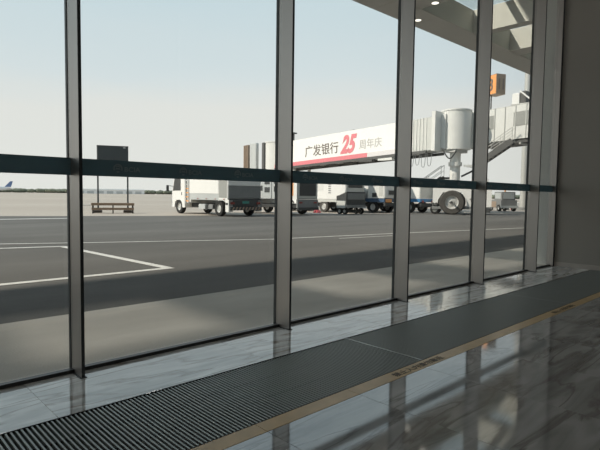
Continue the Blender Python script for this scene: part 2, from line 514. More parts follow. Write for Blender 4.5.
for i in range(6):
    for j in range(4):
        put('ceiling_lamp', lamp_me, ce, (-13+4.0*i, -11.2+3.0*j, TOP))
rf = MB().box(-40, 60, -13.3, 6.3, 11.0, 11.6).build('roof_sun_block', 'canopy_soffit'); rf['kind'] = 'structure'  # unseen slab; overhang added so its edge keeps sun off the hall floor
pr = MB().bbox(XR, XR+.6, .065, .40, 0, 7.5, .01).build('wall_pier', 'pier_panel'); pr['kind'] = 'structure'
wo = MB().box(XR+.4, 45, -.3, .0, 0, TOP).build('wall_outer', 'pier_panel'); wo['kind'] = 'structure'

# ---- canopy outside the glass ------------------------------------------------------
ZC, ZT = 7.5, 8.40
can = empty('canopy', (0, 0, ZC)); can['kind'] = 'structure'
def cpart(name, x0, x1, y0, y1, z0, z1, m):
    return MB().box(x0, x1, y0, y1, z0-ZC, z1-ZC).build(name, m, can)
cpart('soffit_panel', -30, 45, .1, 3.6, ZC, ZT, 'canopy_soffit')
cpart('fascia_core', -30, 45, 6.52, 7.60, ZC+.012, ZT, 'canopy_inner')
x = -30.0
while x < 45:
    cpart('fascia_panel', x+.006, x+2.294, 6.48, 7.62, ZC, ZC+.02, 'canopy_soffit'); x += 2.3
# wells: list of open ranges along x
wells = []
ends = [(14.85, 18.5), (18.95, 21.7), (22.6, 26.2), (26.65, 29.5), (30.4, 34.0), (34.4, 37.3), (38.2, 41.8)]
xe = 11.4
left = []
while xe > -27:
    left.append((xe-2.6, xe)); xe -= 3.45
wells = sorted(left) + ends
prev = -30
for a, b in wells + [(45, 46)]:
    cpart('cross_beam', prev, a, 3.6, 6.52, ZC, ZT, 'canopy_soffit')
    prev = b
for a, b in wells:
    cpart('well_lining', b-.012, b-.001, 3.605, 6.515, ZC+.004, ZT-.004, 'canopy_well')
    cpart('skylight_pane', a, b, 3.6, 6.52, ZT+.02, ZT+.03, 'skylight_glass' if a > 14 else 'skylight_dimmed')
    if a > 14: cpart('glazing_bar', a, b, 5.05, 5.30, ZT+.03, ZT+.12, 'steel_light')
for (x, y) in ((14.70, 5.83), (15.69, 7.14), (11.6, 7.14), (8.0, 7.14)):
    o = MB().cyl((0, 0, -.012), (0, 0, .0), .14, seg=20).build('downlight', 'lamp_ring', can, (x, y, 0))
    MB().cyl((0, 0, -.016), (0, 0, -.012), .115, seg=20).build('downlight_lens', 'lamp_lens', o)

# ---- ground outside -----------------------------------------------------------------
g = MB().box(-60, 90, .031, 1.70, -.3, 0).build('ground_walkway', 'concrete_near'); g['kind'] = 'structure'
BND = [(-60, 50), (6.2, 24.2), (12.5, 21.3), (17, 20.2), (44, 14.2), (90, 8)]
road = MB().prism_z([(-60, 1.70), (90, 1.70)] + BND[::-1], -.3, 0).build('ground_road', 'asphalt'); road['kind'] = 'structure'
far = MB().prism_z(BND + [(90, 1.7), (1600, 1.7), (1600, 1600), (-500, 1600), (-500, 50)], -.3, 0).build('ground_apron', 'concrete_far'); far['kind'] = 'structure'
def marking(pts, w, parent=road):
    mb = MB()
    for k in range(len(pts)-1):
        a, b = Vector((*pts[k], 0)), Vector((*pts[k+1], 0)); d = (b-a).normalized(); n = Vector((-d.y, d.x, 0))*w/2
        q = [a-n, b-n, b+n, a+n]
        mb.prism_z([(p.x, p.y) for p in q], .0005, .004)
    return mb.build('road_marking', 'road_paint', parent)
marking([(-14, 3.87), (4.08, 3.87)], .14)
marking([(4.02, 3.93), (3.82, 8.2)], .14)
marking([(3.85, 8.2), (-10, 12.3)], .14)
marking([(-8, 13.5), (2.9, 9.55), (4.6, 8.75), (8.76, 6.95), (13.4, 6.3), (20.4, 5.05), (32, 3.4)], .09)
marking([(-6, 25.4), (5.4, 20.9), (8.4, 20.6)], .35)
marking([(24.0, 6.2), (30, 5.0)], .12)
marking([(10.5, 6.05), (12.6, 5.75)], .06)

# ================================================================== VEHICLES
def wheel(parent, x, y, r, w, face=-1, tyre='black_rubber'):
    """wheel with its axis along x; the hub shows on the side face"""
    prof = [(r*.55, -w/2), (r*.93, -w/2), (r, -w*.32), (r, w*.32), (r*.93, w/2), (r*.55, w/2), (r*.55, -w/2)]
    o = MB().lathe(prof, 'x', seg=24).build('wheel', tyre, parent, (x, y, r), smooth=True)
    hp = [(0, -w*.30), (r*.16, -w*.36), (r*.20, -w*.28), (r*.42, -w*.22), (r*.50, -w*.40), (r*.57, -w*.42), (r*.57, w*.42), (0, w*.35)]
    hub = MB().lathe([(a, h*(1 if face < 0 else -1)) for a, h in hp], 'x', seg=20).build('hub', 'hub_metal', o, smooth=True)
    return o

def cab(parent, W, y0, y1, z0, z1, m='white_paint', glass='vehicle_glass'):
    """cab-over cab: front towards +y"""
    d = y1-y0
    prof = [(y0, z0), (y0+d*.18, z0), (y0+d*.22, z0+.30), (y0+d*.34, z0+.44), (y0+d*.62, z0+.44), (y0+d*.74, z0+.30), (y0+d*.78, z0),
            (y1, z0), (y1+.02, z0+.55), (y1-d*.04, z0+.95), (y1-d*.24, z1-.08), (y1-d*.30, z1), (y0+.06, z1), (y0, z1-.06)]
    c = MB().prism_x(prof, -W/2, W/2).build('cab', m, parent)
    for s in (-1, 1):
        wp = [(y0+d*.30, z0+1.0), (y1-d*.10, z0+.98), (y1-d*.27, z1-.16), (y0+d*.30, z1-.16)]
        MB().prism_x(wp, s*(W/2)-.01, s*(W/2)+.012).build('side_window', 'dark_paint', c)
        MB().box(s*W/2-.006, s*W/2+.02, y0+d*.20, y0+d*.25, z0+.72, z0+.90).build('door_handle', 'dark_paint', c)
        arm = MB().bar((s*W/2, y1-d*.12, z0+1.25), (s*(W/2+.22), y1+.10, z0+1.30), .03, .03).build('mirror_arm', 'dark_paint', c)
        MB().bbox(s*(W/2+.22)-.08, s*(W/2+.22)+.08, y1+.06, y1+.14, z0+.95, z0+1.32, .02).build('mirror', 'dark_paint', c)
    MB().quad([(-W/2+.1, y1-d*.03+.02, z0+.98), (W/2-.1, y1-d*.03+.02, z0+.98), (W/2-.15, y1-d*.23+.02, z1-.14), (-W/2+.15, y1-d*.23+.02, z1-.14)]).build('windscreen', 'vehicle_glass', c)
    return c

def chassis(parent, W, y0, y1, z0=.42, z1=.66):
    mb = MB()
    for s in (-1, 1): mb.box(s*W*.24-.06, s*W*.24+.06, y0, y1, z0, z1)
    n = 4
    for k in range(n):
        yy = y0+.2+(y1-y0-.4)*k/(n-1); mb.box(-W*.24, W*.24, yy-.05, yy+.05, z0+.04, z1-.04)
    return mb.build('chassis', 'dark_paint', parent)

def axle(parent, W, y, r):
    return MB().cyl((-W*.42, y, r), (W*.42, y, r), .07, seg=10).build('axle', 'dark_paint', parent)

# ---- truck A: white box truck ------------------------------------------------------
A = empty('box_truck', (16.60, 18.35, 0), math.radians(-1.0))
tag(A, 'white box truck with orange reflectors and a striped rear bumper, green plate', 'truck')
W = 2.2; L = 6.2
chassis(A, W, .1, 5.4)
cab(A, W-.06, 4.62, L, .38, 2.42)
box = MB().bbox(-W/2, W/2, 1.0, 4.05, 1.22, 2.55, .02).build('cargo_body', 'white_paint', A)
MB().box(-W/2+.01, W/2-.01, .25, 4.05, .86, 1.22).build('lower_skirt', 'lightgrey_paint', A)
rear = MB().bbox(-W/2, W/2, .12, .98, .90, 2.55, .02).build('rear_locker', 'white_paint', A)
MB().box(-W/2-.012, -W/2+.01, .20, .93, 1.00, 2.45).build('roller_shutter', 'vent_mesh', rear)
MB().box(-W/2+.04, W/2-.04, .09, .13, 1.66, 2.50).build('rear_panel', 'white_paint', rear)
for s in (-.35, .35): MB().cbox(s*W/1.6, .08, 2.15, .07, .03, .10).build('rear_latch', 'dark_paint', rear)
MB().box(-W/2+.04, W/2-.04, .07, .13, .98, 1.64).build('tail_lift', 'grey_paint', rear)
MB().box(-W/2+.02, W/2-.02, .02, .14, .56, .96).build('rear_valance', 'dark_paint', A)
bp = MB().box(-W/2+.06, W/2-.06, -.06, .06, .34, .54).build('bumper', 'dark_paint', A)
for k in range(9):
    x = -W/2+.16+k*.215
    b = MB(); b.v = [(x, -.064, .36), (x+.09, -.064, .36), (x+.17, -.064, .52), (x+.08, -.064, .52), (x, -.058, .36), (x+.09, -.058, .36), (x+.17, -.058, .52), (x+.08, -.058, .52)]
    b.f = [(0,1,2,3),(7,6,5,4),(0,4,5,1),(1,5,6,2),(2,6,7,3),(3,7,4,0)]
    b.build('chevron_stripe', 'chevron', bp)
MB().box(-.22, .22, -.0, .02, .70, .83).build('number_plate', 'green_plate', A)
for s in (-1, 1):
    MB().box(s*.86-.12, s*.86+.12, -.01, .02, .66, .78).build('tail_lamp', 'red_lamp', A)
    MB().bbox(s*(W/2-.14)-.14, s*(W/2-.14)+.14, .02, .34, .26, .90, .02).build('mudguard', 'white_paint', A)
    MB().box(s*(W/2)-.006 if s > 0 else -W/2-.006, s*(W/2)+.006, .08, .30, .62, .74).build('marker_lamp', 'dark_paint', A)
    for yy in (.45, 1.3, 2.2, 3.1):
        MB().cbox(s*(W/2), yy, .93, .02, .10, .05).build('side_reflector', 'red_lamp', A)
    for yy in (1.0, 5.28):
        wheel(A, s*(W/2-.16), yy, .42, .26, s)
lad = MB()
for yy in (4.14, 4.48): lad.box(-W/2+.02, -W/2+.06, yy-.02, yy+.02, .62, 2.40)
lad.build('ladder_frame', 'lightgrey_paint', A)
for k in range(7): MB().box(-W/2+.015, -W/2+.055, 4.16, 4.46, .74+.24*k, .80+.24*k).build('ladder_rung', 'amber' if k < 4 else 'lightgrey_paint', A)
MB().bbox(-W/2+.15, W/2-.15, 4.10, 4.56, .66, 2.35, .02).build('equipment_bay', 'offwhite_paint', A)
axle(A, W, 1.0, .42); axle(A, W, 5.28, .42)
MB().bbox(-W/2+.1, -W/2+.5, 2.5, 3.2, .34, .62, .03).build('fuel_tank', 'lightgrey_paint', A)
MB().bbox(-W/2+.12, -W/2+.5, 1.75, 2.2, .36, .62, .03).build('battery_box', 'grey_paint', A)

# ---- truck B: grey service truck with dark rear screen ------------------------------
B = empty('service_truck', (21.15, 18.2, 0))
tag(B, 'service truck with a framed dark rear panel and white front side', 'truck')
W = 1.75
chassis(B, W, .1, 5.0)
cab(B, W, 4.0, 5.5, .38, 2.35)
body = MB().bbox(-W/2, W/2, .1, 2.35, .95, 2.55, .02).build('equipment_body', 'lightgrey_paint', B)
MB().box(-W/2-.012, -W/2+.02, .06, .72, .92, 2.5).build('corner_panel', 'white_paint', body)
MB().box(-W/2-.016, -W/2+.02, .35, .62, 1.15, 1.9).build('reflector_strip', 'amber', body)
for yy, zz in ((1.15, 1.55), (1.15, 2.0), (1.9, 1.55), (1.9, 2.05)):
    MB().box(-W/2-.012, -W/2+.02, yy-.25, yy+.25, zz-.16, zz+.16).build('side_vent', 'dark_paint', body)
fr = MB().box(-W/2+.05, W/2-.05, .05, .11, 1.02, 2.45).build('rear_frame', 'ribbed_grey', body)
MB().box(-W/2+.20, W/2-.20, .035, .06, 1.15, 2.32).build('rear_screen', 'dark_paint', fr)
MB().bbox(-W/2, W/2, 2.4, 3.9, .95, 2.45, .02).build('tank_body', 'lightgrey_paint', B)
for yy, zz in ((2.8, 1.5), (2.8, 2.0), (3.5, 1.6)): MB().box(-W/2-.012, -W/2+.02, yy-.25, yy+.25, zz-.16, zz+.16).build('side_vent', 'dark_paint', B)
MB().box(-W/2+.02, W/2-.02, .02, .14, .42, .94).build('rear_valance', 'grey_paint', B)
MB().box(-W/2+.02, W/2-.02, -.06, .05, .30, .46).build('bumper', 'dark_paint', B)
for s in (-1, 1):
    MB().box(s*.6-.12, s*.6+.12, -.0, .02, .70, .80).build('tail_lamp', 'red_lamp', B)
    for yy in (1.3, 4.6): wheel(B, s*(W/2-.14), yy, .42, .26, s)
axle(B, W, 1.3, .42); axle(B, W, 4.6, .42)

# ---- truck C: white louvred truck -------------------------------------------------------
Cc = empty('ground_power_truck', (26.95, 19.4, 0))
tag(Cc, 'white louvred truck with a dark rear window behind the dark equipment cart', 'truck')
W = 2.0
chassis(Cc, W, .1, 5.8)
cab(Cc, W, 4.9, 6.4, .38, 2.35)
body = MB().bbox(-W/2, W/2, .1, 4.8, .95, 2.5, .02).build('generator_body', 'white_paint', Cc)
for k in range(6): MB().box(-W/2-.014, -W/2+.01, 1.45, 1.70, 1.35+.15*k, 1.42+.15*k).build('louvre_slat', 'grey_paint', body)
MB().box(-W/2-.012, -W/2+.01, 2.2, 3.4, 1.55, 2.35).build('access_door', 'offwhite_paint', body)
MB().box(-W/2+.04, W/2-.04, .06, .12, 1.0, 2.45).build('rear_panel', 'ribbed_grey', body)
MB().box(-W/2+.25, W/2-.25, .045, .07, 1.75, 2.25).build('rear_window', 'dark_paint', body)
MB().box(-W/2, W/2, .2, 4.8, .74, .94).build('side_rail', 'ribbed_grey', Cc)
MB().box(-W/2+.02, W/2-.02, .0, .14, .42, .74).build('rear_valance', 'dark_paint', Cc)
for s in (-1, 1):
    for yy in (2.15, 5.5): wheel(Cc, s*(W/2-.14), yy, .43, .26, s, 'tyre_grey' if yy < 3 else 'black_rubber')
axle(Cc, W, 2.15, .43); axle(Cc, W, 5.5, .43)
ch = empty('wheel_chock', (24.75, 21.0, 0)); tag(ch, 'red wheel chock on the apron beside the louvred truck wheel', 'chock')
MB().prism_x([(-.28, 0), (.28, 0), (.10, .22), (-.10, .22)], -.12, .12).build('wedge', 'red_paint', ch)
MB().cyl((-.2, 0, .12), (.2, 0, .12), .03, seg=8).build('handle', 'dark_paint', ch)
# ---- equipment cart: low dark trailer with a sloping top ------------------------------------
BL = empty('equipment_cart', (25.25, 17.95, 0))
tag(BL, 'low dark equipment cart with a sloping top and pale side box', 'cart')
MB().prism_x([(.0, .42), (.85, .42), (.85, 1.18), (.62, 1.22), (.0, 1.45)], -.95, .95).build('body', 'dark_paint', BL)
MB().bbox(-1.0, -.90, .05, .80, .40, .86, .02).build('side_box', 'ribbed_grey', BL)
MB().box(-.85, .85, -.03, .02, .95, 1.36).build('control_panel', 'grey_paint', BL)
MB().box(-.95, .95, -.06, .0, .42, .60).build('rear_bumper', 'grey_paint', BL)
MB().bar((.0, .85, .5), (.0, 1.15, .45), .10, .10).build('tow_bar', 'steel_dark', BL)
for s in (-1, 1):
    for yy in (.22, .66): wheel(BL, s*.80, yy, .20, .16, s)
axle(BL, 1.9, .22, .2); axle(BL, 1.9, .66, .2)

# ---- truck D: white van body with blue stripe and two rear windows -------------------------
D = empty('lift_truck', (29.55, 18.1, 0))
tag(D, 'white truck with two small rear windows, blue stripe and a hose reel', 'truck')
W = 2.0
chassis(D, W, .1, 5.6)
cab(D, W, 4.4, 5.9, .38, 2.45, 'offwhite_paint')
body = MB().bbox(-W/2, W/2, .1, 1.55, 1.05, 2.55, .02).build('rear_body', 'offwhite_paint', D)
MB().box(-W/2+.03, W/2-.03, .06, .12, 1.1, 2.5).build('rear_panel', 'white_paint', body)
for zz in (1.45, 2.12):
    f = MB().box(-.62, .18, .035, .07, zz-.20, zz+.20).build('rear_window', 'lightgrey_paint', body)
    MB().box(-.55, .11, .025, .04, zz-.14, zz+.14).build('pane', 'dark_paint', f)
MB().box(-W/2-.016, -W/2+.01, .25, .55, 1.2, 2.3).build('access_door', 'ribbed_grey', body)
MB().box(-W/2-.016, -W/2+.01, .85, 1.35, 1.9, 2.4).build('side_vent', 'lightgrey_paint', body)
MB().box(-W/2-.016, -W/2+.01, .75, 1.15, 1.12, 1.42).build('control_recess', 'dark_paint', body)
MB().box(-W/2-.01, W/2+.01, .05, 2.2, .78, 1.03).build('blue_stripe', 'navy_paint', D)
MB().box(-.9, -.2, .03, .06, .76, 1.0).build('hazard_marking', 'amber', D)
MB().lathe([(.10, -.10), (.30, -.10), (.36, -.05), (.36, .05), (.30, .10), (.10, .10), (.10, -.10)], 'x', seg=20).build('hose_reel', 'lightgrey_paint', D, (-W/2+.12, 2.1, 1.45), smooth=True)
MB().bbox(-W/2+.3, W/2-.05, 1.6, 2.6, .9, 1.9, .02).build('pump_unit', 'offwhite_paint', D)
MB().box(-W/2, W/2, 2.65, 4.3, .95, 1.15).build('deck', 'dark_paint', D)
hood = MB().bbox(-W/2+.02, W/2-.02, 2.7, 4.3, 1.15, 2.3, .02).build('middle_body', 'offwhite_paint', D)
MB().box(-W/2+.0, -W/2+.03, 2.85, 4.1, 1.75, 2.2).build('side_window', 'dark_paint', hood)
MB().box(-W/2+.02, W/2-.02, .0, .14, .5, .74).build('rear_valance', 'dark_paint', D)
for s in (-1, 1):
    for yy in (1.1, 4.9): wheel(D, s*(W/2-.14), yy, .42, .26, s)
axle(D, W, 1.1, .42); axle(D, W, 4.9, .42)

# ---- truck E: white box with blue sill beside the tow tractor ---------------------------------
E = empty('catering_truck', (32.25, 17.0, 0))
tag(E, 'white box truck with bright blue sill beside the tow tractor', 'truck')
W = 1.9
chassis(E, W, .1, 5.4)
cab(E, W, 4.2, 5.7, .38, 2.35)
body = MB().bbox(-W/2, W/2, .12, 4.0, 1.05, 2.55, .02).build('cargo_body', 'white_paint', E)
MB().box(-W/2+.03, W/2-.03, .08, .14, 1.1, 2.5).build('rear_shutter', 'ribbed_grey', body)
MB().box(-W/2-.01, W/2+.01, .06, 3.9, .80, 1.03).build('blue_sill', 'blue_paint', E)
MB().box(-W/2+.02, W/2-.02, .02, .12, .45, .72).build('rear_valance', 'dark_paint', E)
for s in (-1, 1):
    MB().box(s*.62-.12, s*.62+.12, .03, .06, .76, .92).build('tail_lamp', 'red_lamp', E)
    for yy in (1.0, 4.6): wheel(E, s*(W/2-.14), yy, .42, .26, s)
axle(E, W, 1.0, .42); axle(E, W, 4.6, .42)

# ---- tow tractor with a huge wheel (local x axis points away from the near side) --------------
# near side normal is (-.893,-.446); local +y runs along (.446,-.893)
TR = empty('tow_tractor', (31.45, 14.62, 0), math.atan2(.446, .893)-0.0)
tag(TR, 'white aircraft tow tractor with one huge black tyre', 'tow tractor')
# in this frame +x is away from the camera, -y runs to the right
tb = MB().prism_x([(-2.55, .55), (-.98, .55), (-.93, 1.0), (-.62, 1.52), (.62, 1.52), (.93, 1.0), (.98, .62), (1.3, .62), (1.3, 1.92), (-2.55, 1.78)], .12, 2.1).build('body', 'white_paint', TR)
MB().box(.10, 2.12, -2.6, 1.35, .36, .56).build('lower_frame', 'grey_paint', TR)
MB().box(.08, .13, -2.1, -1.15, 1.02, 1.10).build('side_rail', 'grey_paint', TR)
MB().bbox(.0, .6, -2.5, -1.3, .18, .5, .03).build('step', 'dark_paint', TR)
cabm = MB().bbox(.5, 1.9, -2.3, -1.2, 1.8, 2.5, .04).build('operator_cab', 'white_paint', TR)
MB().box(.49, .52, -2.15, -1.35, 1.9, 2.36).build('side_window', 'dark_paint', cabm)
drive = MB()
for k in range(2): drive.cyl((.02, 1.05+.2*k, .72), (.3, 1.05+.2*k, .72), .09, seg=12)
drive.build('hydraulic_pack', 'steel_dark', TR)
MB().bbox(.2, 2.0, .95, 1.33, .50, .66, .02).build('engine_tray', 'dark_paint', TR)
wheel(TR, .12, 0, .83, .62, -1, 'tyre_grey')
wheel(TR, 1.9, 0, .83, .5, 1, 'tyre_grey')
axle(TR, 4.2, 0, .83)
for yy in (1.15, -1.9):
    for xx in (.35, 1.85): wheel(TR, xx, yy, .32, .24, -1 if xx < 1 else 1)

# ---- small baggage tug far right, bollard, barrier -----------------------------------------------
TG = empty('baggage_tug', (44.3, 17.0, 0), math.radians(-35))
tag(TG, 'small grey-brown baggage tug with a boxy cab near the tall mast', 'tug')
MB().prism_x([(-1.1, .32), (1.1, .32), (1.15, .62), (1.05, .92), (.2, .98), (-1.1, .98)], -.75, .75).build('body', 'grey_paint', TG)
MB().box(-.78, .78, -.3, .55, .34, .86).build('side_panel', 'sign_brown', TG)
cb = MB().bbox(-.65, .65, -1.0, .25, .98, 1.72, .04).build('cab', 'grey_paint', TG)
MB().box(-.67, -.64, -.85, .1, 1.1, 1.62).build('side_window', 'lightgrey_paint', cb)
MB().box(-.5, .5, -1.02, -.98, 1.1, 1.62).build('rear_window', 'lightgrey_paint', cb)
MB().cyl((0, -.4, 1.72), (0, -.4, 1.86), .07, seg=10).build('beacon', 'amber', cb)
MB().box(-.8, .8, -1.2, -1.08, .3, .5).build('bumper', 'lightgrey_paint', TG)
for s in (-1, 1):
    for yy in (-.7, .75): wheel(TG, s*.68, yy, .30, .2, s)
bo = empty('safety_bollard', (49.0, 18.6, 0)); tag(bo, 'thin dark bollard with white collar between tug and mast', 'bollard')
MB().cyl((0, 0, 0), (0, 0, .85), .10, seg=12).build('post', 'dark_paint', bo)
MB().cyl((0, 0, .85), (0, 0, .95), .105, seg=12).build('collar', 'white_paint', bo)
MB().cyl((0, 0, 0), (0, 0, .05), .2, seg=12).build('base', 'dark_paint', bo)
ba = empty('traffic_barrier', (50.2, 18.0, 0), math.radians(-42)); tag(ba, 'low red and white traffic barrier at foot of the mast', 'barrier')
for k in range(4): MB().bbox(-.8+.4*k, -.4+.4*k, -.18, .18, .0, .75, .04).build('block', 'white_paint' if k % 2 else 'red_paint', ba)

# ================================================================== JET BRIDGE
rb = empty('jet_bridge', (35.2, 16.6, 0))
tag(rb, 'white passenger boarding bridge with red striped advertising on its tunnel', 'jet bridge')
RZ0, RZ1 = 4.78, 7.70
MB().lathe([(0, RZ0), (1.08, RZ0), (1.08, RZ1-.06), (1.13, RZ1-.06), (1.13, RZ1+.04), (0, RZ1+.10)], 'z', seg=36).build('rotunda', 'offwhite_paint', rb, smooth=True)
col_ = MB()
col_.cyl((0, 0, 0), (0, 0, .15), .75, seg=20)
col_.cyl((0, 0, .15), (0, 0, 3.55), .38, seg=20); col_.cyl((0, 0, 3.55), (0, 0, 3.85), .50, seg=20); col_.cyl((0, 0, 3.85), (0, 0, RZ0), .40, seg=20)
col_.build('support_column', 'offwhite_paint', rb, smooth=True)
MB().box(-.9, .9, -.5, .5, RZ0-.22, RZ0).build('rotunda_plinth', 'steel_light', rb)
# tunnel: side plane at local x=-2.2 .. centre -0.8
def tz(y): return 4.72-.048*(y-17.0)                      # floor height along world y
X0, X1 = -2.2, .4
YB = 16.6
def tunnel(name, ya, yb, h, m, inset=0.0):
    z0a, z0b = tz(ya), tz(yb)
    mb = MB()
    xa, xb = X0+inset, X1-inset
    for y, z in ((ya, z0a), (yb, z0b)):
        mb.v += [(xa, y-YB, z), (xb, y-YB, z), (xb, y-YB, z+h), (xa, y-YB, z+h)]
    mb.f = [(0,1,2,3),(7,6,5,4),(0,4,5,1),(1,5,6,2),(2,6,7,3),(3,7,4,0)]
    return mb.build(name, m, rb)
tw = tunnel('outer_tunnel', 19.4, 35.2, 2.42, 'ad_white')
tn = tunnel('ribbed_tunnel', 17.4, 19.5, 2.44, 'ribbed_grey', .22)
for k in range(6):
    yy = 17.95+.29*k
    MB().box(X0+.18, X0+.26, yy-.035-YB, yy+.035-YB, tz(yy), tz(yy)+2.47).build('rib', 'offwhite_paint', tn)
MB().box(X0+.14, X1-.1, 17.15-YB, 17.45-YB, 4.62, 7.55).build('entry_frame', 'offwhite_paint', rb)
MB().box(-1.2, .7, 16.8-YB, 17.2-YB, 4.85, 7.4).build('entry_vestibule', 'offwhite_paint', rb)
# underframe beam below the tunnel
mb = MB(); 
for s in (X0+.06, X1-.06):
    mb.bar((s, 17.8-YB, tz(17.8)-.12), (s, 35.2-YB, tz(35.2)-.12), .16, .22)
for k in range(9):
    yy = 18.5+2*k; mb.bar((X0+.06, yy-YB, tz(yy)-.14), (X1-.06, yy-YB, tz(yy)-.14), .14, .18)
mb.build('underframe', 'steel_dark', rb)
MB().box(X0+.0, X0+.5, 20.9-YB, 22.3-YB, tz(21.5)-.42, tz(21.5)-.14).build('cable_box', 'offwhite_paint', rb)
MB().box(X0+.0, X0+.4, 22.9-YB, 24.4-YB, tz(23.5)-.36, tz(23.5)-.14).build('cable_box', 'steel_dark', rb)
# advertising: stripe and lettering are slightly raised from the side plane
def side_strip(name, ya, yb, h0, h1, m, parent):
    mb = MB()
    for y in (ya, yb):
        z = tz(y)
        mb.v += [(X0-.012, y-YB, z+h0), (X0-.002, y-YB, z+h0), (X0-.002, y-YB, z+h1), (X0-.012, y-YB, z+h1)]
    mb.f = [(0,1,2,3),(7,6,5,4),(0,4,5,1),(1,5,6,2),(2,6,7,3),(3,7,4,0)]
    return mb.build(name, m, parent)
side_strip('red_stripe', 23.4, 35.2, .0, .36, 'ad_red', tw)
side_strip('pale_stripe', 19.4, 23.35, .0, .36, 'ad_stripe_pale', tw)
def side_text(name, body, y_start, y_end, zb, h, m, off=0.0, shear=0.0):
    """text on the side that looks towards -x: reading direction is -y"""
    me = stretch_fit(text_mesh(name, body, 1.0, m, .006, off, shear), y_start-y_end, h)
    o = put(name, me, tw, (X0-.014, y_start-YB, zb))
    sl = math.atan(.048)
    o.matrix_local = Matrix.Translation((X0-.014, y_start-YB, zb)) @ Matrix(((0,0,-1,0),(-1,0,0,0),(0,1,0,0),(0,0,0,1))) @ Matrix.Rotation(sl, 4, 'Z')
    return o
side_text('advert_lettering', '广发银行', 30.8, 26.6, tz(30.8)+.66, 1.02, 'ad_text', .004)
side_text('advert_number', '25', 26.40, 24.45, tz(26.35)+.50, 1.62, 'ad_red', .045, .42)
side_text('advert_lettering', '周年庆', 24.25, 21.9, tz(24.25)+.72, .80, 'ad_text_pale')
# roof fittings
MB().cyl((X0+.4, 32.9-YB, tz(32.9)+2.4), (X0+.4, 32.9-YB, tz(32.9)+3.2), .12, seg=10).build('roof_post', 'steel_dark', tw)
MB().cbox(X0+.4, 32.9-YB, tz(32.9)+3.2, .5, .5, .12).build('roof_lamp', 'steel_dark', tw)
MB().bbox(X0+.2, X0+.9, 34.5-YB, 35.1-YB, tz(34.9)+2.4, tz(34.9)+3.0, .05).build('roof_box', 'steel_dark', tw)
MB().bbox(X0+.2, X0+.6, 25.2-YB, 25.6-YB, tz(25.4)+2.4, tz(25.4)+2.55, .03).build('roof_box', 'steel_light', tw)
# drive column below the far part of the tunnel
dc = MB()
for s in (X0+.3, X1-.3): dc.cyl((s, 32.6-YB, .9), (s, 32.6-YB, tz(32.6)-.2), .16, seg=12)
dc.box(X0+.1, X1-.1, 32.3-YB, 32.9-YB, .7, 1.0)
dco = dc.build('drive_column', 'steel_light', rb)
for s in (X0+.2, X1-.2):
    wheel(rb, s, 32.6-YB, .5, .3, -1)
# head cabin at the aircraft end
hz = tz(35.2)
MB().lathe([(0, hz-.2), (1.35, hz-.2), (1.35, hz+2.62), (1.40, hz+2.62), (1.40, hz+2.72), (0, hz+2.78)], 'z', c=(-.85, 36.3-YB, 0), seg=32).build('head_rotunda', 'offwhite_paint', rb, smooth=True)
MB().bbox(-2.3, -1.9, 36.75-YB, 37.15-YB, hz-.1, hz+2.65, .05).build('cabin_frame', 'steel_dark', rb)
MB().bbox(-.5, 1.0, 37.3-YB, 38.3-YB, hz-.1, hz+2.2, .05).build('cabin', 'ribbed_grey', rb)
MB().bbox(-2.15, -1.75, 38.25-YB, 39.35-YB, hz-.2, hz+2.72, .06).build('canopy_flap', 'lightgrey_paint', rb)
for k in range(4):
    MB().bbox(-2.05-.03*k, -1.7-.03*k, 39.80+.17*k-YB, 39.93+.17*k-YB, hz-.2, hz+2.62-.02*k, .03).build('bellows_fold', 'sign_brown', rb)
MB().box(-1.8, .9, 38.2-YB, 39.9-YB, hz-.25, hz-.1).build('cabin_floor', 'steel_dark', rb)
# hanging cables in loops under the ribbed part
for k in range(6):
    y0, y1 = 17.35+.52*k, 17.35+.52*k+.40
    dep = (1.0, 1.05, .85, .9, 1.05, .8)[k]
    pts = []
    for j in range(9):
        t = j/8; yy = y0+(y1-y0)*t
        pts.append((X0+.10, yy-YB, tz(yy)-.2-dep*(1-(2*t-1)**4)))
    MB().tube(pts, .022, 5).build('hanging_cable', 'grey_paint', rb)
pts = [(-.9-.6*math.sin(t*PI/8)*.4, -.9+1.0*t/8, RZ0-.2-.55*math.sin(t*PI/8)) for t in range(9)]
MB().tube([(-1.5, p[1], p[2]) for p in pts], .05, 6).build('hanging_hose', 'dark_paint', rb)

# fixed link from the rotunda to the terminal
fl = empty('fixed_walkway', (38.1, 12.0, 0))
tag(fl, 'pale ribbed elevated walkway joining the boarding bridge to the terminal', 'walkway')
def lz(y): return 5.36+.055*(14.9-y)                       # floor height along world y
LX0, LX1 = 36.85-38.1, 39.4-38.1
def seg(name, ya, yb, h0, h1, xa, xb, m, parent):
    mb = MB()
    for y in (ya, yb):
        z = lz(y)
        mb.v += [(xa, y-12, z+h0), (xb, y-12, z+h0), (xb, y-12, z+h1), (xa, y-12, z+h1)]
    mb.f = [(0,1,2,3),(7,6,5,4),(0,4,5,1),(1,5,6,2),(2,6,7,3),(3,7,4,0)]
    return mb.build(name, m, parent)
lb = seg('link_tunnel', 15.6, .1, 0, 2.40, LX0, LX1, 'offwhite_paint', fl)
for k in range(20):
    yy = 15.2-.78*k
    if yy > .3: seg('rib', yy, yy-.06, -.03, 2.44, LX0-.05, LX0+.02, 'ribbed_grey', lb)
for ya, yb in ((14.95, 14.35), (12.95, 11.85), (9.5, 8.4), (6.0, 4.9)):
    seg('louvre_panel', ya, yb, .95, 1.95, LX0-.035, LX0+.01, 'vent_mesh', lb)
seg('floor_beam', 15.6, .1, -.28, -.02, LX0+.1, LX1-.1, 'steel_dark', fl)
for k in range(4):
    yy = 12.5-3.2*k
    seg('beam_bracket', yy, yy-.15, -.4, -.25, LX0, LX1, 'steel_light', fl)
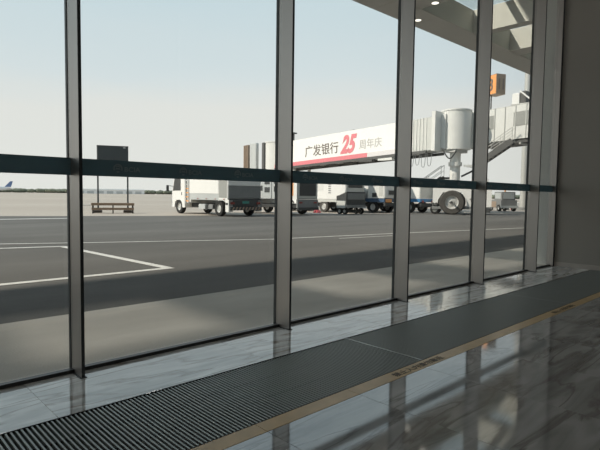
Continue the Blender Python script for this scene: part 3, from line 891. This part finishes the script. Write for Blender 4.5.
MB().bbox(36.15-38.1, 36.85-38.1, 15.55-12, 15.95-12, 4.95, 7.75, .03).build('link_frame', 'offwhite_paint', fl)
MB().box(36.3-38.1, 38.5-38.1, 15.6-12, 16.6-12, 5.0, 7.6).build('link_vestibule', 'offwhite_paint', fl)
seg('roof_conduit', 15.0, 2.0, 2.44, 2.50, LX0+.2, LX0+.35, 'steel_light', lb)
for yy in (6.0, 1.5):
    MB().cyl((0, yy-12, 0), (0, yy-12, lz(yy)-.25), .35, seg=20).build('support_pillar', 'offwhite_paint', fl, smooth=True)

# rooftop air conditioner and gate sign on the walkway
ac = empty('rooftop_air_conditioner', (37.45, 12.8, lz(11.6)+2.45))
tag(ac, 'white air conditioning unit with a slanted bracket on the walkway roof', 'air conditioner')
MB().bbox(-.35, .55, -.1, .45, .06, .85, .03).build('casing', 'white_paint', ac)
MB().bbox(-.30, .40, -.55, -.12, .06, .95, .03).build('fan_housing', 'steel_dark', ac)
MB().bar((-.36, -.15, .95), (-.36, -1.1, .12), .10, .10).build('bracket', 'white_paint', ac)
MB().box(-.4, .6, -1.2, .5, .0, .07).build('mounting_frame', 'steel_light', ac)
gs = empty('gate_sign', (37.45, 14.5, lz(14.5)+2.41), math.radians(-24))
tag(gs, 'orange box sign on a thin pole above the walkway roof', 'sign')
MB().cyl((-.35, .3, 0), (-.35, .3, 1.15), .05, seg=8).build('pole', 'steel_dark', gs)
sb = MB().bbox(-.52, .34, -.42, .62, 1.15, 2.65, .02).build('sign_box', 'sign_brown', gs)
MB().box(-.54, -.515, -.40, .60, 1.2, 2.6).build('sign_face', 'sign_orange', sb)
me3 = stretch_fit(text_mesh('gate_number', '3', 1.0, 'ad_text', .006, .02), .5, .95)
o = put('gate_number', me3, sb); o.matrix_local = Matrix.Translation((-.545, .42, 1.42)) @ Matrix(((0,0,-1,0),(-1,0,0,0),(0,1,0,0),(0,0,0,1)))
for q, xx in enumerate((-.30, .06)):
    MB().box(xx, xx+.10, -.43, -.415, 1.5, 2.3).build('sign_mark', 'ad_text', sb)

# outdoor stair between walkway and ground
st = empty('steel_stair', (0, 0, 0))
tag(st, 'steel access stair with handrails beside the rotunda column', 'stair')
Lz = 3.62
P_top = Vector((36.35, 12.6, 5.25)); P_l1 = Vector((36.0, 15.05, Lz))
def flight(a, b, n, wvec, hs):
    a, b = Vector(a), Vector(b); w = Vector(wvec)
    for s in (0, 1):
        MB().bar(a+w*s, b+w*s, .06, hs).build('stringer', 'steel_dark', st)
        h = Vector((0, 0, .95))
        MB().bar(a+w*s+h, b+w*s+h, .045, .045).build('handrail', 'steel_light', st)
        MB().bar(a+w*s+h*.55, b+w*s+h*.55, .03, .03).build('mid_rail', 'steel_light', st)
        for k in range(4):
            p = a.lerp(b, k/3)+w*s; MB().cyl(p, p+h, .02, seg=6).build('baluster', 'steel_light', st)
    for k in range(n):
        p = a.lerp(b, (k+.5)/n); d = (b-a); d.z = 0; d.normalize()
        q = [p-d*.13, p+d*.13, p+d*.13+w, p-d*.13+w]
        MB().prism_z([(v.x, v.y) for v in q], p.z-.02, p.z+.02).build('tread', 'steel_dark', st)
wv = Vector((-.62, -.08, 0))
flight(P_l1, P_top, 8, wv, .42)
MB().prism_z([(34.9, 15.75), (35.6, 14.95), (36.5, 15.05), (36.5, 15.75)], Lz-.16, Lz).build('landing', 'white_paint', st)
MB().bar((36.3, 15.3, Lz-.22), (35.55, 16.25, Lz-.85), .10, .14).build('landing_bracket', 'steel_dark', st)
flight(Vector((33.97, 20.87, .14)), Vector((36.75, 18.45, 2.80)), 15, Vector((.46, .53, 0)), .22)
MB().prism_z([(36.75, 18.45), (37.21, 18.98), (38.0, 18.3), (37.5, 17.75)], 2.66, 2.80).build('landing', 'steel_dark', st)
for q in ((36.9, 18.5), (37.75, 18.15)): MB().cyl((*q, 0), (*q, 2.68), .05, seg=8).build('landing_post', 'steel_light', st)

# tall mast behind the walkway
ma_ = empty('light_mast', (49.2, 17.2, 0)); tag(ma_, 'tall thick grey mast rising behind the walkway', 'mast')
MB().cyl((0, 0, .3), (0, 0, 26), .33, .24, seg=20).build('shaft', 'steel_light', ma_, smooth=True)
MB().cyl((0, 0, 0), (0, 0, .3), .6, seg=20).build('base_plate', 'grey_paint', ma_)
MB().box(-1.2, 1.2, -.3, .3, 26, 26.5).build('lamp_head', 'steel_dark', ma_)

# ================================================================== BENCH AND BOARD
ang = math.atan2(-.9, 2.1)
bn = empty('bench', (12.25, 25.25, 0), ang); tag(bn, 'long low bench of brown planks in front of the dark board', 'bench')
for z0, z1, m, y in ((.46, .60, 'bench_wood', -.22), (.46, .60, 'bench_wood', .02), (.46, .60, 'bench_wood', .26)):
    MB().bbox(-1.16, 1.16, y-.10, y+.10, z0, z1, .01).build('seat_plank', m, bn)
MB().box(-1.14, 1.14, -.30, -.24, .20, .33).build('front_rail', 'bench_wood', bn)
MB().box(-1.14, 1.14, .28, .34, .22, .31).build('back_rail', 'bench_dark', bn)
for x in (-1.08, 0, 1.08):
    for y in (-.25, .31):
        MB().box(x-.035, x+.035, y-.035, y+.035, 0, .50).build('leg', 'bench_dark', bn)
MB().cyl((-1.16, -.1, .47), (-1.75, -.1, .47), .025, seg=8).build('side_rail', 'steel_light', bn)
bd = empty('notice_board', (12.62, 26.10, 0), ang); tag(bd, 'dark notice board on two thin posts behind the bench', 'notice board')
for x in (-.83, .83):
    MB().box(x-.045, x+.045, -.045, .045, 0, 3.92).build('post', 'board_dark', bd)
    MB().bbox(x-.26, x+.22, -.24, .24, 0, .16, .03).build('footing', 'bench_dark', bd)
MB().bbox(-.85, .85, -.09, -.045, 2.25, 3.92, .02).build('panel', 'board_dark', bd)
MB().box(-.88, .88, -.11, .03, 3.90, 3.96).build('top_rail', 'steel_dark', bd)
MB().box(.58, .72, -.115, -.09, 3.82, 3.90).build('latch', 'steel_light', bd)

# ================================================================== FAR BACKGROUND
# line of trees at the field's edge: thousands of crowns run together
ico = bmesh.new(); bmesh.ops.create_icosphere(ico, subdivisions=1, radius=1.0)
iv = [v.co.copy() for v in ico.verts]; ifc = [tuple(v.index for v in f.verts) for f in ico.faces]; ico.free()
tl = MB()
for k in range(1400):
    a = math.radians(-18+116*random.random())               # measured from +y towards +x
    d = 560+random.random()*40
    c = Vector((math.sin(a)*d, math.cos(a)*d, 0)); r = 2.6+1.6*random.random(); h = 1.9+.5*random.random()
    i = len(tl.v)
    tl.v += [(c.x+v.x*r*1.5, c.y+v.y*r, h*.9+v.z*h+random.uniform(-.2, .2)) for v in iv]
    tl.f += [tuple(i+j for j in f) for f in ifc]
tl.v = [(x, y, max(z, 0)) for x, y, z in tl.v]
tlo = tl.build('tree_line', 'foliage_hazed'); tag(tlo, 'haze-paled green line of trees along the far edge of the airfield', 'trees', kind='stuff')
# airliner parked far away, only its tail shows beside the first mullion
pl = empty('airliner', (111, 505, 0), math.radians(8)); tag(pl, 'far white airliner with a blue tail fin in front of the trees', 'airplane')
MB().lathe([(0, -34), (1.1, -33), (2.0, -30), (2.1, -26), (2.1, 0), (1.8, 6), (.9, 12), (.2, 15), (0, 15.2)], 'x', c=(0, 0, 3.6), seg=20).build('fuselage', 'plane_white', pl, smooth=True)
fin = MB()
fin.v = [(8, -.15, 5.0), (13.5, -.15, 5.0), (15.2, -.1, 10.2), (13.0, -.1, 10.2), (8, .15, 5.0), (13.5, .15, 5.0), (15.2, .1, 10.2), (13.0, .1, 10.2)]
fin.f = [(0,1,2,3),(7,6,5,4),(0,4,5,1),(1,5,6,2),(2,6,7,3),(3,7,4,0)]
fin.build('tail_fin', 'tail_blue', pl)
stb = MB()
for s in (-1, 1):
    stb.prism_z([(9, 0), (13, 0), (15, s*6.5), (13.2, s*6.5)], 4.4, 4.6)
stb.build('tailplane', 'plane_white', pl)
wg = MB()
for s in (-1, 1): wg.prism_z([(-14, s*1.5), (-6, s*1.5), (0, s*16), (-3, s*16)], 2.6, 2.95)
wg.build('wing', 'plane_white', pl)
for s in (-1, 1):
    MB().cyl((-14, s*5.5, 1.9), (-9, s*5.5, 1.9), .9, .7, seg=14).build('engine', 'plane_white', pl)
gear = MB()
for p in ((-28, 0), (-7, 2.5), (-7, -2.5)): gear.cyl((p[0], p[1]-.3, .5), (p[0], p[1]+.3, .5), .5, seg=12); gear.cyl((p[0], p[1], .5), (p[0], p[1], 2.4), .15, seg=8)
gear.build('landing_gear', 'dark_paint', pl)
hg = empty('hangar', (215, 500, 0), math.radians(-20)); tag(hg, 'long low white hangar beyond the notice board at the field edge', 'building')
MB().box(-36, 30, -8, 8, 0, 4.0).build('wall', 'plane_white', hg)
MB().prism_x([(-8.6, 4.0), (8.6, 4.0), (6, 4.5), (0, 4.8), (-6, 4.5)], -37, 31).build('roof', 'lightgrey_paint', hg)
for k in range(7): MB().box(-33+9*k, -27+9*k, -8.1, -7.9, 0, 2.6).build('door', 'lightgrey_paint', hg)
